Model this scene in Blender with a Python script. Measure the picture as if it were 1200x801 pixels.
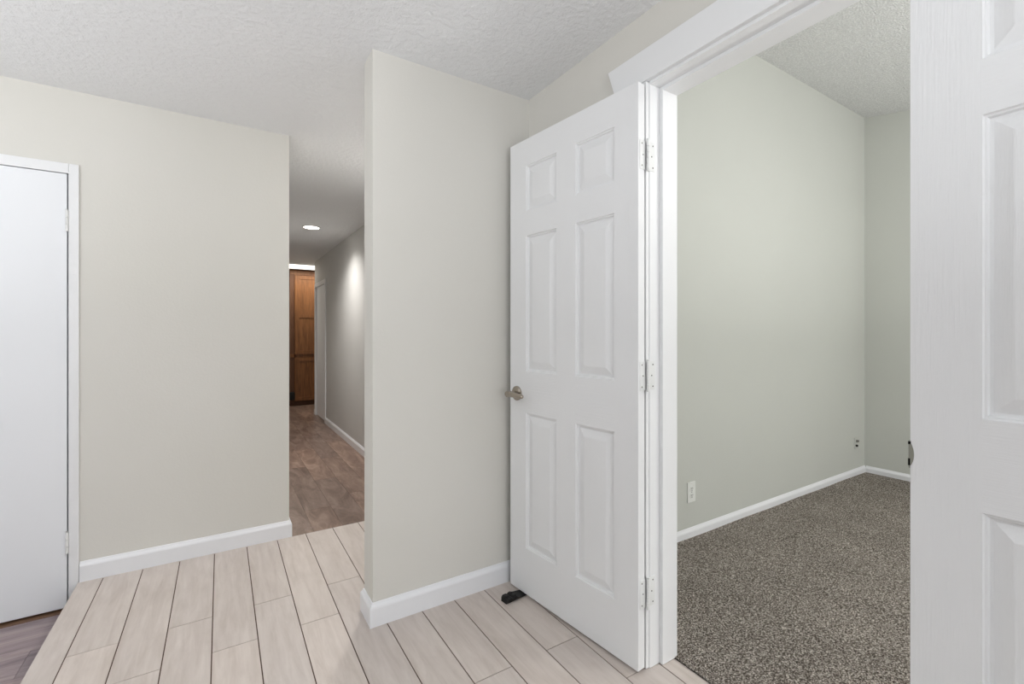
import bpy, bmesh, math, random
from math import radians as R, sin, cos, pi, tan
from mathutils import Vector, Matrix
random.seed(4)
for o in list(bpy.data.objects): bpy.data.objects.remove(o)
S = bpy.context.scene
C = S.collection

# ------------------------------------------------ camera, world, lights, exposure
cd = bpy.data.cameras.new('camera'); cam = bpy.data.objects.new('camera', cd); C.objects.link(cam)
cam.location = (0, 0, 1.17); cam.rotation_euler = (R(90), 0, R(-32.4))
cd.sensor_width = 36; cd.lens = 538/1200*36; cd.shift_y = -10.5/1200; cd.clip_start = .05
S.camera = cam
S.view_settings.view_transform = 'Standard'; S.view_settings.look = 'None'
S.view_settings.gamma = 1; S.view_settings.use_curve_mapping = False
S.view_settings.exposure = 0.0
W = bpy.data.worlds.new('world'); S.world = W; W.use_nodes = True
W.node_tree.nodes['Background'].inputs[0].default_value = (.86, .93, 1, 1)
W.node_tree.nodes['Background'].inputs[1].default_value = 0.15

def area(name, loc, rot, sx, sy, power, col=(1, 1, 1), spread=180):
    l = bpy.data.lights.new(name, 'AREA'); l.shape = 'RECTANGLE'; l.size = sx; l.size_y = sy
    l.energy = power; l.color = col; l.spread = R(spread)
    o = bpy.data.objects.new(name, l); C.objects.link(o); o.location = loc; o.rotation_euler = rot
    return o
# daylight through the windows behind the camera and in the bedroom
area('daylight_back_window', (.1, -3.62, 1.20), (R(90), 0, 0), 1.9, 1.8, 39, (.96, .98, 1))
# flash bounced off the ceiling behind and beside the camera
area('bounce_flash_near', (.1, -.9, 1.25), (R(180), 0, 0), .7, .7, 21, (.955, .98, 1))
area('bounce_flash_left', (-1.5, .1, 1.2), (R(148), 0, 0), .7, .7, 24, (.955, .98, 1))
area('bounce_flash_far_left', (-2.0, 1.3, 1.2), (R(180), 0, 0), .7, .7, 31, (.955, .98, 1))
area('hall_fill', (1.05, 2.9, 2.30), (0, 0, 0), .15, .15, 16, (1, .98, .95))  # added fill, out of view behind the divider wall, brightens the hall
area('daylight_bedroom_window', (2.9, -2.72, 1.3), (R(90), 0, 0), 2.2, 1.4, 24, (1, .995, .99))
area('bedroom_bounce_flash', (2.9, -.9, 1.1), (R(180), 0, 0), .6, .6, 61, (1, .99, .985))
area('bedroom_fill', (2.9, -.6, 2.5), (0, 0, 0), .3, .3, 19, (1, .99, .975))  # unseen fill under the bedroom ceiling, added to lift the room's brightness

# ------------------------------------------------ materials
def lin(c): return tuple(((v/255)/12.92 if v/255 <= .04045 else ((v/255+.055)/1.055)**2.4) for v in c)+(1,)
class NT:
    def __init__(s, name, rough=.5, spec=.5, metal=0):
        s.m = bpy.data.materials.new(name); s.m.use_nodes = True; s.t = s.m.node_tree
        s.b = s.t.nodes['Principled BSDF']; s.set('Roughness', rough); s.set('Specular IOR Level', spec); s.set('Metallic', metal)
    def set(s, k, v): s.b.inputs[k].default_value = v
    def n(s, typ, inp=None, **kw):
        n = s.t.nodes.new('ShaderNode'+typ)
        for k, v in kw.items(): setattr(n, k, v)
        for k, v in (inp or {}).items():
            if isinstance(v, bpy.types.NodeSocket): s.t.links.new(v, n.inputs[k])
            else: n.inputs[k].default_value = v
        return n
    def coord(s, scale=(1, 1, 1), which='Object'):
        tc = s.n('TexCoord'); mp = s.n('Mapping', {'Vector': tc.outputs[which], 'Scale': scale}); return mp.outputs[0]
    def noise(s, vec, scale, detail=2, rough=.5, dist=0):
        return s.n('TexNoise', {'Vector': vec, 'Scale': scale, 'Detail': detail, 'Roughness': rough, 'Distortion': dist}).outputs['Fac']
    def ramp(s, fac, stops, interp='LINEAR'):
        r = s.n('ValToRGB', {'Fac': fac}); cr = r.color_ramp; cr.interpolation = interp
        while len(cr.elements) < len(stops): cr.elements.new(.5)
        for e, (p, c) in zip(cr.elements, stops): e.position = p; e.color = c
        return r.outputs[0]
    def color(s, sock): s.t.links.new(sock, s.b.inputs['Base Color'])
    def bump(s, h, strength=.3, dist=.002, prev=None):
        d = {'Height': h, 'Strength': strength, 'Distance': dist}
        if prev: d['Normal'] = prev
        b = s.n('Bump', d); s.t.links.new(b.outputs[0], s.b.inputs['Normal']); return b.outputs[0]

def plain(name, col, rough=.5, spec=.5, metal=0, bump=None):
    a = NT(name, rough, spec, metal); a.set('Base Color', lin(col))
    if bump: a.bump(a.noise(a.coord(), bump[0], 3), bump[1], bump[2])
    return a.m
def wallmat(name, c1, c2):
    a = NT(name, .75, .25); v = a.coord()
    a.color(a.ramp(a.noise(v, 1.3, 3), [(.3, lin(c1)), (.7, lin(c2))]))
    a.bump(a.noise(v, 90, 3, .6), .22, .002); return a.m
M_wall = wallmat('beige_wall_paint', (221, 219, 212), (224, 222, 216))
M_bed = wallmat('sage_wall_paint', (205, 207, 201), (208, 210, 204))
M_hall = wallmat('hall_wall_paint', (205, 204, 201), (209, 208, 205))

def ceilmat(name, col, kind):
    a = NT(name, .9, .15); v = a.coord()
    if kind == 'knockdown':
        a.set('Base Color', lin(col))
        n = a.noise(v, 45, 4, .6); r = a.ramp(n, [(.42, (0, 0, 0, 1)), (.6, (1, 1, 1, 1))]); a.bump(r, .42, .004)
    else:
        n = a.noise(v, 125, 3, .75); vo = a.n('TexVoronoi', {'Vector': v, 'Scale': 105}).outputs['Distance']
        mm = a.n('Math', {0: n, 1: vo}, operation='SUBTRACT').outputs[0]
        a.color(a.ramp(mm, [(.0, lin([c*.90 for c in col])), (.30, lin(col))]))
        a.bump(mm, .7, .007)
    return a.m
M_ceil = ceilmat('knockdown_ceiling', (234, 235, 236), 'knockdown')
M_pop = ceilmat('popcorn_ceiling', (244, 245, 244), 'popcorn')

M_white = plain('white_trim_paint', (238, 239, 240), .35, .4)
M_white_door = plain('white_door_paint', (240, 242, 245), .42, .35, bump=(14, .05, .002))
M_base = plain('white_baseboard_paint', (240, 241, 244), .35, .4)
def grain(name, sc, st=.8):
    a = NT(name, .38, .4); a.set('Base Color', lin((238, 239, 240)))
    a.bump(a.noise(a.coord(sc), 1, 4, .7, .3), st, .0012); return a.m
M_dv = grain('moulded_door_vertical_grain', (260, 260, 7))
M_dh = grain('moulded_door_level_grain', (9, 9, 260))
M_hinge = plain('white_painted_hinge', (232, 233, 232), .4, .5)
M_screw = plain('dull_screw', (120, 118, 112), .5, .5, .3)
M_nickel = plain('brushed_nickel', (172, 163, 152), .2, .5, 1)
M_strike = plain('grey_strike_metal', (158, 158, 148), .45, .5, .5)
M_black = plain('black_rubber', (16, 14, 13), .55, .4, bump=(120, .3, .001))
M_dark = plain('dark_void', (20, 17, 15), .9, .1)
M_plastic = plain('white_plastic_plate', (235, 237, 233), .35, .5)
M_slot = plain('dark_slot', (70, 72, 66), .6, .3)
M_grout = plain('brown_grout', (92, 74, 64), .9, .1)
M_vin_edge = plain('brown_threshold', (120, 92, 72), .5)

def tile_mat():
    a = NT('wood_look_tile', .42, .4); v = a.coord((34, 3.2, 20)); g = a.n('NewGeometry').outputs['Random Per Island']
    off = a.n('Math', {0: g, 1: 37.0}, operation='MULTIPLY').outputs[0]
    cv = a.n('CombineXYZ', {0: off, 1: off, 2: off}).outputs[0]
    vv = a.n('VectorMath', {0: v, 1: cv}, operation='ADD').outputs[0]
    fine = a.noise(vv, 1.0, 6, .65, .6)
    v2 = a.n('VectorMath', {0: a.coord((1, .45, 1)), 1: cv}, operation='ADD').outputs[0]
    big = a.noise(v2, 11, 4, .6, .5)
    c1 = a.ramp(fine, [(.3, lin((197, 186, 178))), (.5, lin((207, 197, 190))), (.72, lin((216, 207, 200)))])
    c2 = a.ramp(big, [(.3, (.92, .915, .91, 1)), (.62, (1, 1, 1, 1))])
    mx = a.n('Mix', {0: 1.0, 6: c1, 7: c2}, data_type='RGBA', blend_type='MULTIPLY').outputs[2]
    tone = a.ramp(g, [(0, (.95, .95, .955, 1)), (1, (1.03, 1.02, 1.01, 1))])
    mx2 = a.n('Mix', {0: 1.0, 6: mx, 7: tone}, data_type='RGBA', blend_type='MULTIPLY').outputs[2]
    a.color(mx2); a.bump(fine, .12, .001); return a.m
M_tile = tile_mat()

def vinyl_mat(name, sc, dark, mid, light):
    a = NT(name, .33, .5); g = a.n('NewGeometry').outputs['Random Per Island']
    off = a.n('Math', {0: g, 1: 51.0}, operation='MULTIPLY').outputs[0]
    cv = a.n('CombineXYZ', {0: off, 1: off, 2: off}).outputs[0]
    vv = a.n('VectorMath', {0: a.coord(sc), 1: cv}, operation='ADD').outputs[0]
    f = a.noise(vv, 1, 6, .7, 1.2)
    col = a.ramp(f, [(.28, lin(dark)), (.5, lin(mid)), (.74, lin(light))])
    tone = a.ramp(g, [(0, (.72, .72, .74, 1)), (1, (1.15, 1.1, 1.06, 1))])
    a.color(a.n('Mix', {0: 1.0, 6: col, 7: tone}, data_type='RGBA', blend_type='MULTIPLY').outputs[2])
    a.bump(f, .1, .001); return a.m
M_vin_left = vinyl_mat('grey_brown_vinyl_plank', (2.2, 14, 5), (118, 104, 108), (158, 143, 146), (190, 174, 170))
M_vin_hall = vinyl_mat('brown_vinyl_plank', (9, 2.4, 5), (92, 70, 60), (138, 116, 104), (178, 156, 143))

def carpet_mat():
    a = NT('speckled_carpet', 1, 0); v = a.coord()
    n1 = a.noise(v, 185, 3, .85); n2 = a.noise(v, 4, 3)
    c = a.ramp(n1, [(.36, lin((44, 38, 34))), (.46, lin((112, 103, 95))), (.53, lin((160, 151, 142))), (.62, lin((250, 242, 232)))])
    c2 = a.ramp(n2, [(.3, (.88, .88, .88, 1)), (.7, (1.04, 1.04, 1.04, 1))])
    a.color(a.n('Mix', {0: 1.0, 6: c, 7: c2}, data_type='RGBA', blend_type='MULTIPLY').outputs[2])
    a.bump(n1, 1, .008); return a.m
M_carpet = carpet_mat()
def oak_mat():
    a = NT('oak_veneer', .45, .4); f = a.noise(a.coord((40, 40, 3)), 1, 5, .65, .8)
    a.color(a.ramp(f, [(.3, lin((94, 58, 30))), (.55, lin((127, 84, 48))), (.8, lin((148, 101, 60)))])); a.bump(f, .15, .001); return a.m
M_oak = oak_mat()
M_oak_dark = plain('dark_oak_filler', (92, 58, 34), .6)  # darker brown oak of the filler strip and toe kick
def emis(name, col, st):
    a = NT(name); a.set('Base Color', lin(col)); a.set('Emission Color', lin(col)); a.set('Emission Strength', st); return a.m
M_lens = emis('lamp_lens', (255, 250, 242), 9)
M_panel = emis('ceiling_strip_glow', (255, 248, 236), 2.2)

# ------------------------------------------------ helpers
def bx(bm, x0, x1, y0, y1, z0, z1, mat=0, bev=0):
    x0, x1 = sorted((x0, x1)); y0, y1 = sorted((y0, y1)); z0, z1 = sorted((z0, z1))
    vs = [bm.verts.new(p) for p in ((x0, y0, z0), (x1, y0, z0), (x1, y1, z0), (x0, y1, z0), (x0, y0, z1), (x1, y0, z1), (x1, y1, z1), (x0, y1, z1))]
    fs = [bm.faces.new([vs[i] for i in q]) for q in ((3, 2, 1, 0), (4, 5, 6, 7), (0, 1, 5, 4), (1, 2, 6, 5), (2, 3, 7, 6), (3, 0, 4, 7))]
    for f in fs: f.material_index = mat
    if bev:
        es = list({e for f in fs for e in f.edges})
        bmesh.ops.bevel(bm, geom=es, offset=bev, segments=2, affect='EDGES', profile=.6)
def cyl(bm, p, q, r1, r2=None, n=20):
    p = Vector(p); q = Vector(q); d = q-p; r2 = r1 if r2 is None else r2
    m = Matrix.Translation((p+q)/2) @ d.to_track_quat('Z', 'Y').to_matrix().to_4x4()
    bmesh.ops.create_cone(bm, cap_ends=True, segments=n, radius1=r1, radius2=r2, depth=d.length, matrix=m)
def ball(bm, p, r, n=12):
    bmesh.ops.create_uvsphere(bm, u_segments=n*2, v_segments=n, radius=r, matrix=Matrix.Translation(p))
def obj(name, bm, mats, parent=None, smooth=False, loc=None):
    me = bpy.data.meshes.new(name); bmesh.ops.recalc_face_normals(bm, faces=bm.faces); bm.to_mesh(me); bm.free()
    for m in (mats if isinstance(mats, (list, tuple)) else [mats]): me.materials.append(m)
    o = bpy.data.objects.new(name, me); C.objects.link(o)
    if smooth:
        for p in me.polygons: p.use_smooth = True
        me.set_sharp_from_angle(angle=R(40))
    if parent: o.parent = parent
    return o
def rebase(o, loc):
    """move a mesh object's origin to loc without moving its geometry"""
    o.data.transform(Matrix.Translation(-Vector(loc))); o.location = loc
def thing(name, label, cat, loc=(0, 0, 0), rotz=0, group=None):
    o = bpy.data.objects.new(name, None); C.objects.link(o); o.empty_display_size = .1
    o.location = loc; o.rotation_euler = (0, 0, rotz); o['label'] = label; o['category'] = cat
    if group: o['group'] = group
    return o
def tag(o, label, cat, group=None):
    o['label'] = label; o['category'] = cat
    if group: o['group'] = group
    return o
def struct(name, bm, m, parent=None, label=None, cat=None, smooth=False):
    o = obj(name, bm, m, parent, smooth)
    if not parent: o['kind'] = 'structure'
    if label: o['label'] = label
    if cat: o['category'] = cat
    return o
def boxes(*bs, bev=0):
    bm = bmesh.new()
    for b in bs: bx(bm, *b, bev=bev)
    return bm
def sweep(path, prof, ends=True):
    """profile (distance out from the wall, height) swept along a plan polyline; out = right side of travel"""
    bm = bmesh.new(); P = [Vector(p).to_2d() for p in path]; rings = []
    for i, p in enumerate(P):
        a = (P[i]-P[i-1]).normalized() if i else None; b = (P[i+1]-P[i]).normalized() if i < len(P)-1 else None
        na = Vector((a.y, -a.x)) if a else None; nb = Vector((b.y, -b.x)) if b else None
        if na and nb: n = (na+nb); n /= n.dot(na)
        else: n = na or nb
        rings.append([bm.verts.new((p.x+n.x*d, p.y+n.y*d, z)) for d, z in prof])
    m = len(prof)
    for r1, r2 in zip(rings, rings[1:]):
        for k in range(m): bm.faces.new((r1[k], r1[(k+1) % m], r2[(k+1) % m], r2[k]))
    bm.faces.new(rings[0]); bm.faces.new(rings[-1][::-1])
    return bm
def baseprof(h, t=.014, z0=0): return [(0, z0), (t, z0), (t, z0+h-.022), (t-.002, z0+h-.016), (t-.007, z0+h-.008), (t-.010, z0+h-.001), (0, z0+h)]

ZC = 2.305; LOW = -.12; YW1 = 2.92; XW3 = 1.27; XB = 1.39

# ------------------------------------------------ floors
# tile platform: grout bed plus staggered wood-look tiles
struct('floor_tile_bed', boxes((-.562, XB-.012, -3.5, 2.904, LOW-.05, -.002)), M_grout)
bm = bmesh.new(); g = .0020
joints = [-.565] + [-.474+.1488*k for k in range(0, 13)]
joints = [j for j in joints if j < 1.32] + [XB-.012]
for k, (a, b) in enumerate(zip(joints, joints[1:])):
    y = (1.36 if k % 2 else 2.005-.9) - .9*6 + .002
    while y < 2.907:
        y0, y1 = max(y, -3.5), min(y+.9, 2.907)
        if y1-y0 > .02:
            bx(bm, a+(g if k else 0), b-(g if b < 1.37 else 0), y0+g*.7, y1-(g*.7 if y1 < 2.9 else 0), -.02, 0)
        y += .9
struct('floor', bm, M_tile)
def planks(x0, x1, y0, y1, z, along, w=.18, L=1.2):
    bm = bmesh.new(); gg = .0007
    if along == 'X':
        k = 0; y = y0
        while y < y1-.001:
            x = x0-L*((k*.37) % 1)
            while x < x1:
                a, b = max(x, x0), min(x+L, x1)
                if b-a > .01: bx(bm, a+gg, b-gg, y+gg, min(y+w, y1)-gg, z-.02, z)
                x += L
            y += w; k += 1
    else:
        k = 0; x = x0
        while x < x1-.001:
            y = y0-L*((k*.41) % 1)
            while y < y1:
                a, b = max(y, y0), min(y+L, y1)
                if b-a > .01: bx(bm, x+gg, min(x+w, x1)-gg, a+gg, b-gg, z-.02, z)
                y += L
            x += w; k += 1
    return bm
struct('floor_left', planks(-4.0, -.565, -3.5, 2.93, LOW, 'X'), M_vin_left)
struct('floor_left_bed', boxes((-4.1, -.565, -3.5, 2.93, LOW-.06, LOW-.006)), M_dark)
struct('floor_hall', planks(.333, 3.4, 2.907, 9.6, LOW, 'Y'), M_vin_hall)
struct('floor_hall_bed', boxes((.333, 3.4, 2.907, 9.6, LOW-.06, LOW-.006)), M_dark)
# carpet: gently uneven sheet
bm = bmesh.new(); bmesh.ops.create_grid(bm, x_segments=90, y_segments=110, size=1)
for v in bm.verts:
    v.co.x = XB-.012+(v.co.x+1)/2*(4.57-XB+.012); v.co.y = -2.6+(v.co.y+1)/2*(1.67+2.6)
    v.co.z = .008+.0015*sin(v.co.x*9+v.co.y*5)
bx(bm, XB-.012, 4.57, -2.6, 1.67, -.1, 0)
struct('floor_bedroom', bm, M_carpet, smooth=True)

# ------------------------------------------------ ceilings
struct('ceiling', boxes((-4.1, XW3, -3.6, 9.6, ZC, ZC+.1), (XW3, 3.4, 2.2, 9.6, ZC, ZC+.1)), M_ceil)
# bedroom: popcorn ceiling sloping down away from the high left wall
bm = bmesh.new(); zc = lambda y: 2.975-.19*(1.67-y)
vs = [bm.verts.new((x, y, zc(y)+dz)) for dz in (0, .1) for x, y in ((XB-.02, 1.70), (4.6, 1.70), (4.6, -2.62), (XB-.02, -2.62))]
for q in ((0, 1, 2, 3), (7, 6, 5, 4), (0, 4, 5, 1), (1, 5, 6, 2), (2, 6, 7, 3), (3, 7, 4, 0)): bm.faces.new([vs[i] for i in q])
struct('ceiling_bedroom', bm, M_pop)

# ------------------------------------------------ walls
DX0, DX1 = -1.372, -.600     # closed flush door opening
struct('wall_back', boxes((-4.1, DX0-.01, YW1, YW1+.12, LOW, ZC), (DX1+.01, .333, YW1, YW1+.12, LOW, ZC), (DX0-.01, DX1+.01, YW1, YW1+.12, 1.925, ZC)), M_wall)
struct('wall_closet', boxes((DX0-.1, DX1+.1, YW1+.5, YW1+.52, LOW, ZC)), M_dark)
struct('wall_divider', boxes((.513, XW3, 1.848, 1.972, -.01, ZC)), M_wall)
YJ = 1.107                   # rough edge of the double door opening
struct('wall_right', boxes((XW3, XB, YJ, 2.2, LOW, ZC), (XW3, XB, -3.5, -.345, LOW, ZC), (XW3, XB, -.345, YJ, 2.057, ZC)), M_wall)
struct('wall_bedroom_door', boxes((XB, XB+.004, YJ+.05, 1.67, 0, 3.05), (XB, XB+.004, -2.6, -.40, 0, 2.9), (XW3+.02, XB+.004, -2.6, 1.7, ZC, 3.1), (XB, XB+.004, -.40, YJ+.05, 2.11, ZC)), M_bed)
struct('wall_bedroom_left', boxes((XB+.004, 4.57, 1.67, 1.79, 0, 3.1)), M_bed)
struct('wall_bedroom_far', boxes((4.57, 4.69, -2.72, 1.79, 0, 3.1)), M_bed)
struct('wall_bedroom_right', boxes((XB, 1.8, -2.72, -2.6, 0, 2.6), (4.0, 4.57, -2.72, -2.6, 0, 2.6), (1.8, 4.0, -2.72, -2.6, 0, .6), (1.8, 4.0, -2.72, -2.6, 2.0, 2.6)), M_bed)
HD0, HD1 = 7.00, 7.77        # closed door of the hall wall
struct('wall_hall_right', boxes((XW3, XB, 2.2, HD0-.01, LOW, ZC), (XW3, XB, HD1+.01, 7.88, LOW, ZC), (XW3, XB, HD0-.01, HD1+.01, 1.90, ZC)), M_hall)
struct('wall_hall_left', boxes((.213, .333, YW1+.12, 9.6, LOW, ZC)), M_hall)
struct('wall_kitchen_back', boxes((.213, 3.5, 9.5, 9.62, LOW, ZC)), M_hall)
struct('wall_kitchen_right', boxes((3.4, 3.52, 7.8, 9.5, LOW, ZC), (XB, 3.52, 7.76, 7.88, LOW, ZC)), M_hall)
struct('wall_front', boxes((-4.1, -.9, -3.62, -3.5, LOW, ZC), (1.1, XB, -3.62, -3.5, LOW, ZC), (-.9, 1.1, -3.62, -3.5, LOW, .2), (-.9, 1.1, -3.62, -3.5, 2.12, ZC)), M_wall)
struct('wall_left', boxes((-4.12, -4.0, -3.5, -1.9, LOW, ZC), (-4.12, -4.0, .7, YW1, LOW, ZC), (-4.12, -4.0, -1.9, .7, LOW, .12), (-4.12, -4.0, -1.9, .7, 2.08, ZC)), M_wall)

def winframe(name, axis, c, a0, a1, z0, z1, n):
    bm = bmesh.new(); w = .05
    def bb(u0, u1, v0, v1):
        if axis == 'Y': bx(bm, u0, u1, c-.03, c+.03, v0, v1, bev=.004)
        else: bx(bm, c-.03, c+.03, u0, u1, v0, v1, bev=.004)
    bb(a0, a1, z0, z0+w); bb(a0, a1, z1-w, z1)
    for k in range(n+1):
        u = a0+w/2+(a1-a0-w)*k/n; bb(u-w/2, u+w/2, z0+w, z1-w)
    struct(name, bm, M_white)
winframe('window_1', 'Y', -3.55, -.9, 1.1, .2, 2.12, 2)
winframe('window_2', 'X', -4.05, -1.9, .7, .12, 2.08, 2)
winframe('window_3', 'Y', -2.65, 1.8, 4.0, .6, 2.0, 2)

# ------------------------------------------------ baseboards
struct('baseboard_back', sweep([(-.560, YW1), (.333, YW1), (.333, YW1+.1)], baseprof(.093)), M_base, smooth=False)
struct('baseboard_divider', sweep([(.70, 1.972), (.513, 1.972), (.513, 1.848), (XW3, 1.848)][::1], baseprof(.093)), M_base)
struct('baseboard_right', sweep([(XW3, 1.834), (XW3, 1.245)], baseprof(.093)), M_base)
struct('baseboard_bedroom_left', sweep([(XB+.004, 1.67), (4.57, 1.67)], baseprof(.060, .012)), M_base)
struct('baseboard_bedroom_far', sweep([(4.57, 1.658), (4.57, -2.6)], baseprof(.060, .012)), M_base)
struct('baseboard_hall_right', sweep([(XW3, HD0-.05), (XW3, 2.907)], baseprof(.088, .013, LOW)), M_base)
struct('baseboard_hall_near', sweep([(XW3, 2.907), (XW3, 1.986)], baseprof(.093)), M_base)
struct('baseboard_hall_end', sweep([(XB, 7.88), (XW3, 7.88), (XW3, HD1+.05)], baseprof(.088, .013, LOW)), M_base)
struct('baseboard_hall_left', sweep([(.333, 3.02), (.333, 8.9)], baseprof(.088, .013, LOW)), M_base)
struct('baseboard_left', sweep([(-4.0, -3.5), (-4.0, YW1)], baseprof(.093, .014, LOW)), M_base)
struct('baseboard_front', sweep([(XW3, -3.5), (-.562, -3.5)], baseprof(.093)), M_base)
struct('baseboard_front_right', sweep([(XW3, -.485), (XW3, -3.486)], baseprof(.093)), M_base)

# ------------------------------------------------ trims
# closed door on the back wall: jambs and casing
struct('trim_1', boxes((DX1, DX1+.009, YW1-.002, YW1+.12, LOW, 1.914), (DX0-.009, DX0, YW1-.002, YW1+.12, LOW, 1.914), (DX0-.009, DX1+.009, YW1-.002, YW1+.12, 1.914, 1.924)), M_white)
struct('trim_2', boxes((DX1+.003, -.562, YW1-.013, YW1-.001, LOW, 1.958), (DX0-.048, DX0-.003, YW1-.013, YW1-.001, LOW, 1.958), (DX0-.003, DX1+.003, YW1-.013, YW1-.001, 1.912, 1.958), bev=.0025), M_white)
# double door opening: jamb frame with stops
YA = 1.095; YB = -.335
struct('trim_3', boxes((1.264, XB+.004, YA, YJ, .001, 2.052), (1.264, XB+.004, YB-.010, YB, .001, 2.052), (1.264, XB+.004, YB, YA, 2.038, 2.057), bev=.001), M_white)
struct('trim_4', boxes((1.314, XB+.002, YA-.015, YA, .002, 2.038), (1.314, XB+.002, YB, YB+.015, .002, 2.038), (1.314, XB+.002, YB+.015, YA-.015, 2.026, 2.038), bev=.0012), M_white)
# flat craftsman casing with slanted head ends
struct('trim_5', boxes((1.249, XW3, YA+.003, 1.240, .002, 2.046), (1.249, XW3, -.480, YB-.003, .002, 2.046), bev=.002), M_white)
bm = bmesh.new(); pts = [(1.245, 2.048), (1.283, 2.160), (-.523, 2.160), (-.485, 2.048)]
f1 = [bm.verts.new((1.247, y, z)) for y, z in pts]; f2 = [bm.verts.new((XW3, y, z)) for y, z in pts]
bm.faces.new(f1); bm.faces.new(f2[::-1])
for i in range(4): bm.faces.new((f1[i], f1[(i+1) % 4], f2[(i+1) % 4], f2[i]))
bmesh.ops.bevel(bm, geom=list(bm.edges), offset=.0015, segments=1, affect='EDGES')
struct('trim_6', bm, M_white)
# bedroom side casing
struct('trim_7', boxes((XB+.004, XB+.016, YJ-.006, YJ+.05, .004, 2.11), (XB+.004, XB+.016, -.40, YB-.004, .004, 2.11), (XB+.004, XB+.016, YB-.004, YJ-.006, 2.044, 2.11), bev=.002), M_white)
# hall door casing and jamb
struct('trim_8', boxes((XW3-.014, XW3, HD0-.055, HD0, LOW, 1.945), (XW3-.014, XW3, HD1, HD1+.055, LOW, 1.945), (XW3-.014, XW3, HD0, HD1, 1.885, 1.945), bev=.002), M_white)
struct('trim_9', boxes((XW3-.002, XB, HD0-.009, HD0, LOW, 1.89), (XW3-.002, XB, HD1, HD1+.009, LOW, 1.89), (XW3-.002, XB, HD0-.009, HD1+.009, 1.885, 1.899)), M_white)

# ------------------------------------------------ doors
def mat_of(o): return Matrix.Translation(o.location) @ o.rotation_euler.to_matrix().to_4x4()
def child_world(name, bm, mats, par, smooth=False):
    """mesh drawn in world coordinates, parented to a placed thing"""
    chain = []; q = par
    while q: chain.append(q); q = q.parent
    m = Matrix.Identity(4)
    for q in reversed(chain): m = m @ mat_of(q)
    bm.transform(m.inverted()); return obj(name, bm, mats, par, smooth)

DW, DT, DZ0, DZ1 = .709, .035, .012, 2.03
S_ = [0, .102, .295, .402, .597, DW]; Z_ = [DZ0, .215, .815, 1.0, 1.601, 1.711, 1.912, DZ1]
RINGS = [(0, 0), (.0025, .0045), (.006, .0050), (.009, .0115), (.014, .0120), (.042, .0025), (.0445, .0020)]
def panel_door(name):
    bm = bmesh.new()
    def q(pts, mi):
        f = bm.faces.new([bm.verts.new(p) for p in pts]); f.material_index = mi
    for sg in (1, -1):
        y = sg*DT/2
        for i in range(5):
            for j in range(7):
                s0, s1, z0, z1 = S_[i], S_[i+1], Z_[j], Z_[j+1]
                if i in (1, 3) and j in (1, 3, 5):
                    prev = None
                    for off, dep in RINGS:
                        r = [(s0+off, y-sg*dep, z0+off), (s1-off, y-sg*dep, z0+off), (s1-off, y-sg*dep, z1-off), (s0+off, y-sg*dep, z1-off)]
                        if prev:
                            for k in range(4): q([prev[k], prev[(k+1) % 4], r[(k+1) % 4], r[k]], 0)
                        prev = r
                    q(prev, 0)
                else:
                    q([(s0, y, z0), (s1, y, z0), (s1, y, z1), (s0, y, z1)], 1 if (i in (1, 3)) else 0)
    h = DT/2
    q([(0, -h, DZ0), (0, h, DZ0), (0, h, DZ1), (0, -h, DZ1)], 0); q([(DW, -h, DZ0), (DW, h, DZ0), (DW, h, DZ1), (DW, -h, DZ1)], 0)
    q([(0, -h, DZ0), (DW, -h, DZ0), (DW, h, DZ0), (0, h, DZ0)], 0); q([(0, -h, DZ1), (DW, -h, DZ1), (DW, h, DZ1), (0, h, DZ1)], 0)
    bmesh.ops.remove_doubles(bm, verts=bm.verts, dist=1e-5)
    return obj(name, bm, [M_dv, M_dh])
# open leaf, swung back almost flat against the wall
th = R(95.8)
d1 = panel_door('door_1'); d1['kind'] = 'structure'
d1['label'] = 'white six-panel door with metal lever, swung open beside the beige divider wall'
n1 = Vector((-sin(th), cos(th), 0)); d1.location = Vector((1.205, 1.094, 0))-n1*DT/2; d1.rotation_euler = (0, 0, th)
# closed leaf at the right edge of the frame
d2 = panel_door('door_2'); d2['kind'] = 'structure'
d2['label'] = 'white six-panel door closed at right edge of view with small grey strike plate'
d2.location = (XW3+DT/2, -.329, 0); d2.rotation_euler = (0, 0, R(90))

def lever(par, sg, s=.659, z=.897):
    y0 = sg*DT/2; bm = bmesh.new()
    cyl(bm, (s, y0, z), (s, y0+sg*.006, z), .033, .032, 32); cyl(bm, (s, y0+sg*.006, z), (s, y0+sg*.012, z), .031, .022, 32)
    cyl(bm, (s, y0+sg*.012, z), (s, y0+sg*.040, z), .0115, .011, 20)
    cyl(bm, (s, y0+sg*.038, z), (s, y0+sg*.060, z), .0135, .0135, 20)
    cyl(bm, (s+.012, y0+sg*.050, z), (s-.05, y0+sg*.052, z), .0125, .011, 20)
    cyl(bm, (s-.05, y0+sg*.052, z), (s-.086, y0+sg*.046, z-.003), .011, .0095, 20); ball(bm, (s-.05, y0+sg*.052, z), .011); ball(bm, (s-.086, y0+sg*.046, z-.003), .0095)
    return obj('door_handle', bm, M_nickel, par, smooth=True)
lever(d1, 1); lever(d1, -1)
obj('latch_plate', boxes((DW, DW+.0012, -.0125, .0125, .868, .926), (DW, DW+.009, -.006, .006, .889, .905), bev=.0004), M_nickel, d1)
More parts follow.
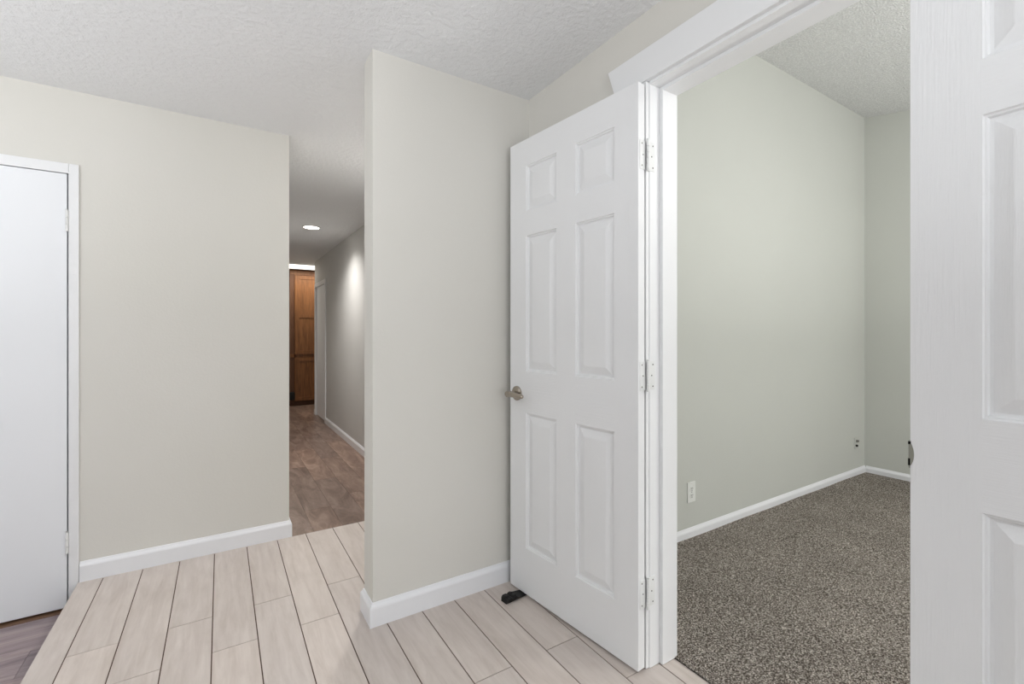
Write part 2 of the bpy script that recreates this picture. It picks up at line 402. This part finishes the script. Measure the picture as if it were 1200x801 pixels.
# strike plate with a curved lip on the closed leaf
bm = boxes((DW, DW+.0025, -.0125, DT/2+.0012, .876, .936), bev=.0004)
ring = [(DW+.0025, .936)]+[(DW-.0065*sin(pi*k/14)**.8, .932-.052*k/14) for k in range(1, 14)]+[(DW+.0025, .878)]
a = [bm.verts.new((s, DT/2+.0022, z)) for s, z in ring]; b = [bm.verts.new((s, DT/2, z)) for s, z in ring]
bm.faces.new(a); bm.faces.new(b[::-1])
for i in range(len(a)): bm.faces.new((a[i], a[(i+1) % len(a)], b[(i+1) % len(a)], b[i]))
sp = obj('strike_plate', bm, M_strike, d2)
obj('strike_hole', boxes((DW-.001, DW+.0032, DT/2-.004, DT/2+.0026, .928, .934), (DW-.0005, DW+.0032, DT/2-.006, DT/2+.0027, .882, .897)), M_dark, sp)

def hinge_open(par, z0, z1):
    """butt hinge folded flat: one leaf on the door edge, one on the jamb, seen in world coordinates"""
    m = mat_of(par); bm = bmesh.new()
    bx(bm, -.0022, 0, -DT/2-.002, .0095, z0, z1, bev=.0008); bm.transform(m)
    bx(bm, 1.2515, 1.288, YA-.0022, YA, z0, z1, bev=.0008)
    p = Vector((1.2475, 1.0875, 0)); n = 5; h = (z1-z0)/n
    for k in range(n): cyl(bm, p+Vector((0, 0, z0+h*k+.0006)), p+Vector((0, 0, z0+h*(k+1)-.0006)), .0052, n=16)
    cyl(bm, p+Vector((0, 0, z1)), p+Vector((0, 0, z1+.006)), .0036, .0058, 16); cyl(bm, p+Vector((0, 0, z0-.005)), p+Vector((0, 0, z0)), .0045, .0036, 16)
    hg = child_world('hinge', bm, M_hinge, par, True)
    for k in range(3):
        zz = z0+(z1-z0)*(.12+.38*k); off = .006 if k == 1 else 0
        q = bmesh.new(); cyl(q, (1.2775-off, YA-.0022, zz), (1.2775-off, YA-.0030, zz), .0026, n=12); child_world('screw', q, M_screw, hg, True)
        q = bmesh.new(); cyl(q, (-.0022, -.001-off, zz), (-.0030, -.001-off, zz), .0026, n=12); q.transform(m); child_world('screw', q, M_screw, hg, True)
for z0, z1 in ((1.735, 1.835), (.972, 1.072), (.220, .320)): hinge_open(d1, z0, z1)
for z0, z1 in ((1.735, 1.835), (.972, 1.072), (.220, .320)):
    bm = bmesh.new(); cyl(bm, (-.001, DT/2+.004, z0), (-.001, DT/2+.004, z1), .005, n=16); obj('hinge', bm, M_hinge, d2, True)

# flush door on the back wall
d3 = struct('door_3', boxes((DX0+.003, DX1-.004, YW1-.008, YW1+.027, LOW+.014, 1.909), bev=.0015), M_white_door, label='plain flat white door at left edge, down on the lower dark floor')
for z0 in (1.642, .148):
    bm = bmesh.new()
    for k in range(3): cyl(bm, (DX1-.003, YW1-.014, z0+.032*k), (DX1-.003, YW1-.014, z0+.032*k+.0305), .0062, n=16)
    cyl(bm, (DX1-.003, YW1-.014, z0+.094), (DX1-.003, YW1-.014, z0+.101), .003, .0062, 16)
    hg = obj('hinge', bm, M_hinge, d3, True)
    q = bmesh.new(); cyl(q, (DX1-.003, YW1-.014, z0+.1005), (DX1-.003, YW1-.014, z0+.1025), .0035, n=12); obj('pin_head', q, M_screw, hg, True)
struct('trim_10', boxes((DX0, DX1, YW1-.03, YW1+.09, LOW-.001, LOW+.003)), M_vin_edge)
# hall door, closed, hinged on its near side
d4 = struct('door_4', boxes((XW3+.010, XW3+.045, HD0+.012, HD1-.003, LOW+.012, 1.882), bev=.0015), M_white_door, label='narrow-looking white door closed in the right wall of the far hall')
for z0 in (1.64, .10, .87):
    bm = bmesh.new(); cyl(bm, (XW3+.003, HD0+.008, z0), (XW3+.003, HD0+.008, z0+.09), .007, n=12); obj('hinge', bm, M_hinge, d4, True)

# ------------------------------------------------ things
# rubber wedge under the free corner of the open door
t = thing('door_stop', 'small black rubber wedge tucked under the open white door', 'door stop', (1.036, 1.700, 0), R(8))
bm = bmesh.new(); prof = [(0, .001), (.004, .017), (.012, .022), (.030, .0215), (.036, .0165), (.044, .0215), (.058, .0195), (.066, .0125), (.145, .003), (.145, .001)]
hw = [.018, .022, .024, .024, .021, .025, .027, .026, .023, .023]
L_ = [bm.verts.new((x, -w, z)) for (x, z), w in zip(prof, hw)]; R_ = [bm.verts.new((x, w, z)) for (x, z), w in zip(prof, hw)]
bm.faces.new(L_); bm.faces.new(R_[::-1])
for i in range(len(prof)): bm.faces.new((L_[i], L_[(i+1) % len(prof)], R_[(i+1) % len(prof)], R_[i]))
bmesh.ops.bevel(bm, geom=list(bm.edges), offset=.0012, segments=1, affect='EDGES')
obj('wedge', bm, M_black, t)
bm = boxes((.012, .030, -.004, .004, .0205, .0235), (.046, .058, -.016, -.010, .0195, .0225), (.046, .058, .010, .016, .0195, .0225), bev=.0005); obj('grip_ridge', bm, M_black, t)

# recessed hall light
t = thing('recessed_light', 'small round glowing recessed light in the hall ceiling', 'ceiling light', (.822, 5.31, ZC))
bm = bmesh.new(); n = 40
rg = [[bm.verts.new((r*cos(2*pi*k/n), r*sin(2*pi*k/n), z)) for k in range(n)] for r, z in ((.095, 0), (.094, -.006), (.078, -.008), (.074, -.003))]
for r1, r2 in zip(rg, rg[1:]):
    for k in range(n): bm.faces.new((r1[k], r1[(k+1) % n], r2[(k+1) % n], r2[k]))
obj('trim_ring', bm, M_white, t, True)
bm = bmesh.new(); cyl(bm, (0, 0, -.0005), (0, 0, -.005), .076, n=40); obj('lens', bm, M_lens, t)
l = bpy.data.lights.new('recessed_light_beam', 'SPOT'); l.energy = 86; l.spot_size = R(142); l.spot_blend = 1.0; l.shadow_soft_size = .07; l.color = (1, .97, .94)
lo = bpy.data.objects.new('recessed_light_beam', l); C.objects.link(lo); lo.parent = t; lo.location = (0, 0, -.02)

# glowing panel added for the bright lit strip of kitchen ceiling beyond the hall
t = thing('glowing_ceiling_strip', 'bright strip of lit kitchen ceiling above the oak cabinet, added as a glowing panel', 'ceiling light', (1.25, 8.46, ZC))
obj('frame', boxes((-.62, .62, -.30, -.285, -.022, 0), (-.62, .62, .285, .30, -.022, 0), (-.62, -.605, -.285, .285, -.022, 0), (.605, .62, -.285, .285, -.022, 0)), M_white, t)
obj('glow_sheet', boxes((-.605, .605, -.285, .285, -.016, -.001)), M_panel, t)
l = bpy.data.lights.new('panel_glow', 'AREA'); l.shape = 'RECTANGLE'; l.size = 1.2; l.size_y = .56; l.energy = 13; l.color = (1, .93, .82)
lo = bpy.data.objects.new('panel_glow', l); C.objects.link(lo); lo.parent = t; lo.location = (0, 0, -.03)

# oak pantry cabinet
CX0, CX1, CY = 1.10, 1.98, 8.90
t = thing('pantry_cabinet', 'tall brown oak pantry cabinet at the far end of the hall', 'cabinet', ((CX0+CX1)/2, CY+.3, LOW))
def cw(name, bm, m, par=t, smooth=False): return child_world(name, bm, m, par, smooth)
cw('body', boxes((CX0-.07, CX1, CY+.02, 9.49, LOW+.09, 2.29)), M_oak)
cw('filler_panel', boxes((CX0-.07, CX0-.002, CY+.012, CY+.02, LOW+.09, 2.28)), M_oak_dark)
cw('toe_kick', boxes((CX0-.07, CX1, CY+.06, 9.49, LOW+.001, LOW+.09)), M_oak_dark)
cw('face_frame', boxes((CX0-.07, CX1, CY+.002, CY+.019, 2.20, 2.285), (CX0-.07, CX1, CY+.002, CY+.019, .74, .80), (CX0, CX0+.02, CY+.002, CY+.019, LOW+.09, 2.2)), M_oak)
def oakdoor(x0, x1, z0, z1, rails):
    bm = bmesh.new(); w = .065; y0, y1 = CY-.019, CY
    bx(bm, x0, x0+w, y0, y1, z0, z1, bev=.002); bx(bm, x1-w, x1, y0, y1, z0, z1, bev=.002)
    bx(bm, x0+w, x1-w, y0, y1, z0, z0+w, bev=.002); bx(bm, x0+w, x1-w, y0, y1, z1-w, z1, bev=.002)
    for r in rails: bx(bm, x0+w, x1-w, y0, y1, r-w/2, r+w/2, bev=.002)
    bx(bm, x0+w, x1-w, y0+.010, y1, z0+w, z1-w)
    return cw('door', bm, M_oak)
XM = (CX0+CX1)/2
for x0, x1 in ((CX0+.008, XM-.003), (XM+.003, CX1-.008)):
    oakdoor(x0, x1, .795, 2.19, [1.47]); oakdoor(x0, x1, -.03, .735, [])
bm = bmesh.new(); cyl(bm, (1.055, CY+.012, .07), (1.055, CY-.03, .07), .016); bx(bm, 1.015, 1.098, CY-.075, CY-.03, -.005, .138, bev=.018)
h_ = cw('pull_handle', bm, M_black, t, True); h_['label'] = 'rounded black pull low at the left side'

# wall plates in the carpeted room
YB_ = 1.67
t = thing('electrical_outlet', 'white duplex electrical outlet low on the sage wall above carpet', 'outlet', (2.272, YB_, .262))
obj('cover_plate', boxes((-.035, .035, -.006, 0, -.057, .057), bev=.002), M_plastic, t)
for dz in (.0195, -.0195):
    bm = bmesh.new(); cyl(bm, (0, -.006, dz), (0, -.0078, dz), .0165, .0160, 24); rc = obj('receptacle', bm, M_plastic, t, True)
    obj('slot', boxes((-.0078, -.0048, -.0083, -.0060, dz-.002, dz+.008), (.0048, .0078, -.0083, -.0060, dz-.001, dz+.007), (-.003, .003, -.0083, -.0060, dz-.011, dz-.006)), M_slot, rc)
bm = bmesh.new(); cyl(bm, (0, -.006, 0), (0, -.0074, 0), .003, n=12); obj('screw', bm, M_screw, t, True)
t = thing('cable_jack', 'tiny grey cable jack low on the sage wall near the far corner', 'wall socket', (4.405, YB_, .275))
obj('cover_plate', boxes((-.035, .045, -.006, 0, -.05, .04), bev=.0025), M_bed, t)
bm = bmesh.new(); cyl(bm, (-.012, -.006, -.026), (-.012, -.018, -.026), .009, n=16); obj('coaxial_port', bm, M_black, t, True)
bm = bmesh.new(); cyl(bm, (-.004, -.006, .010), (-.004, -.012, .010), .011, n=16); bx(bm, .022, .034, -.010, -.006, -.002, .014); obj('jack_socket', bm, M_screw, t, True)
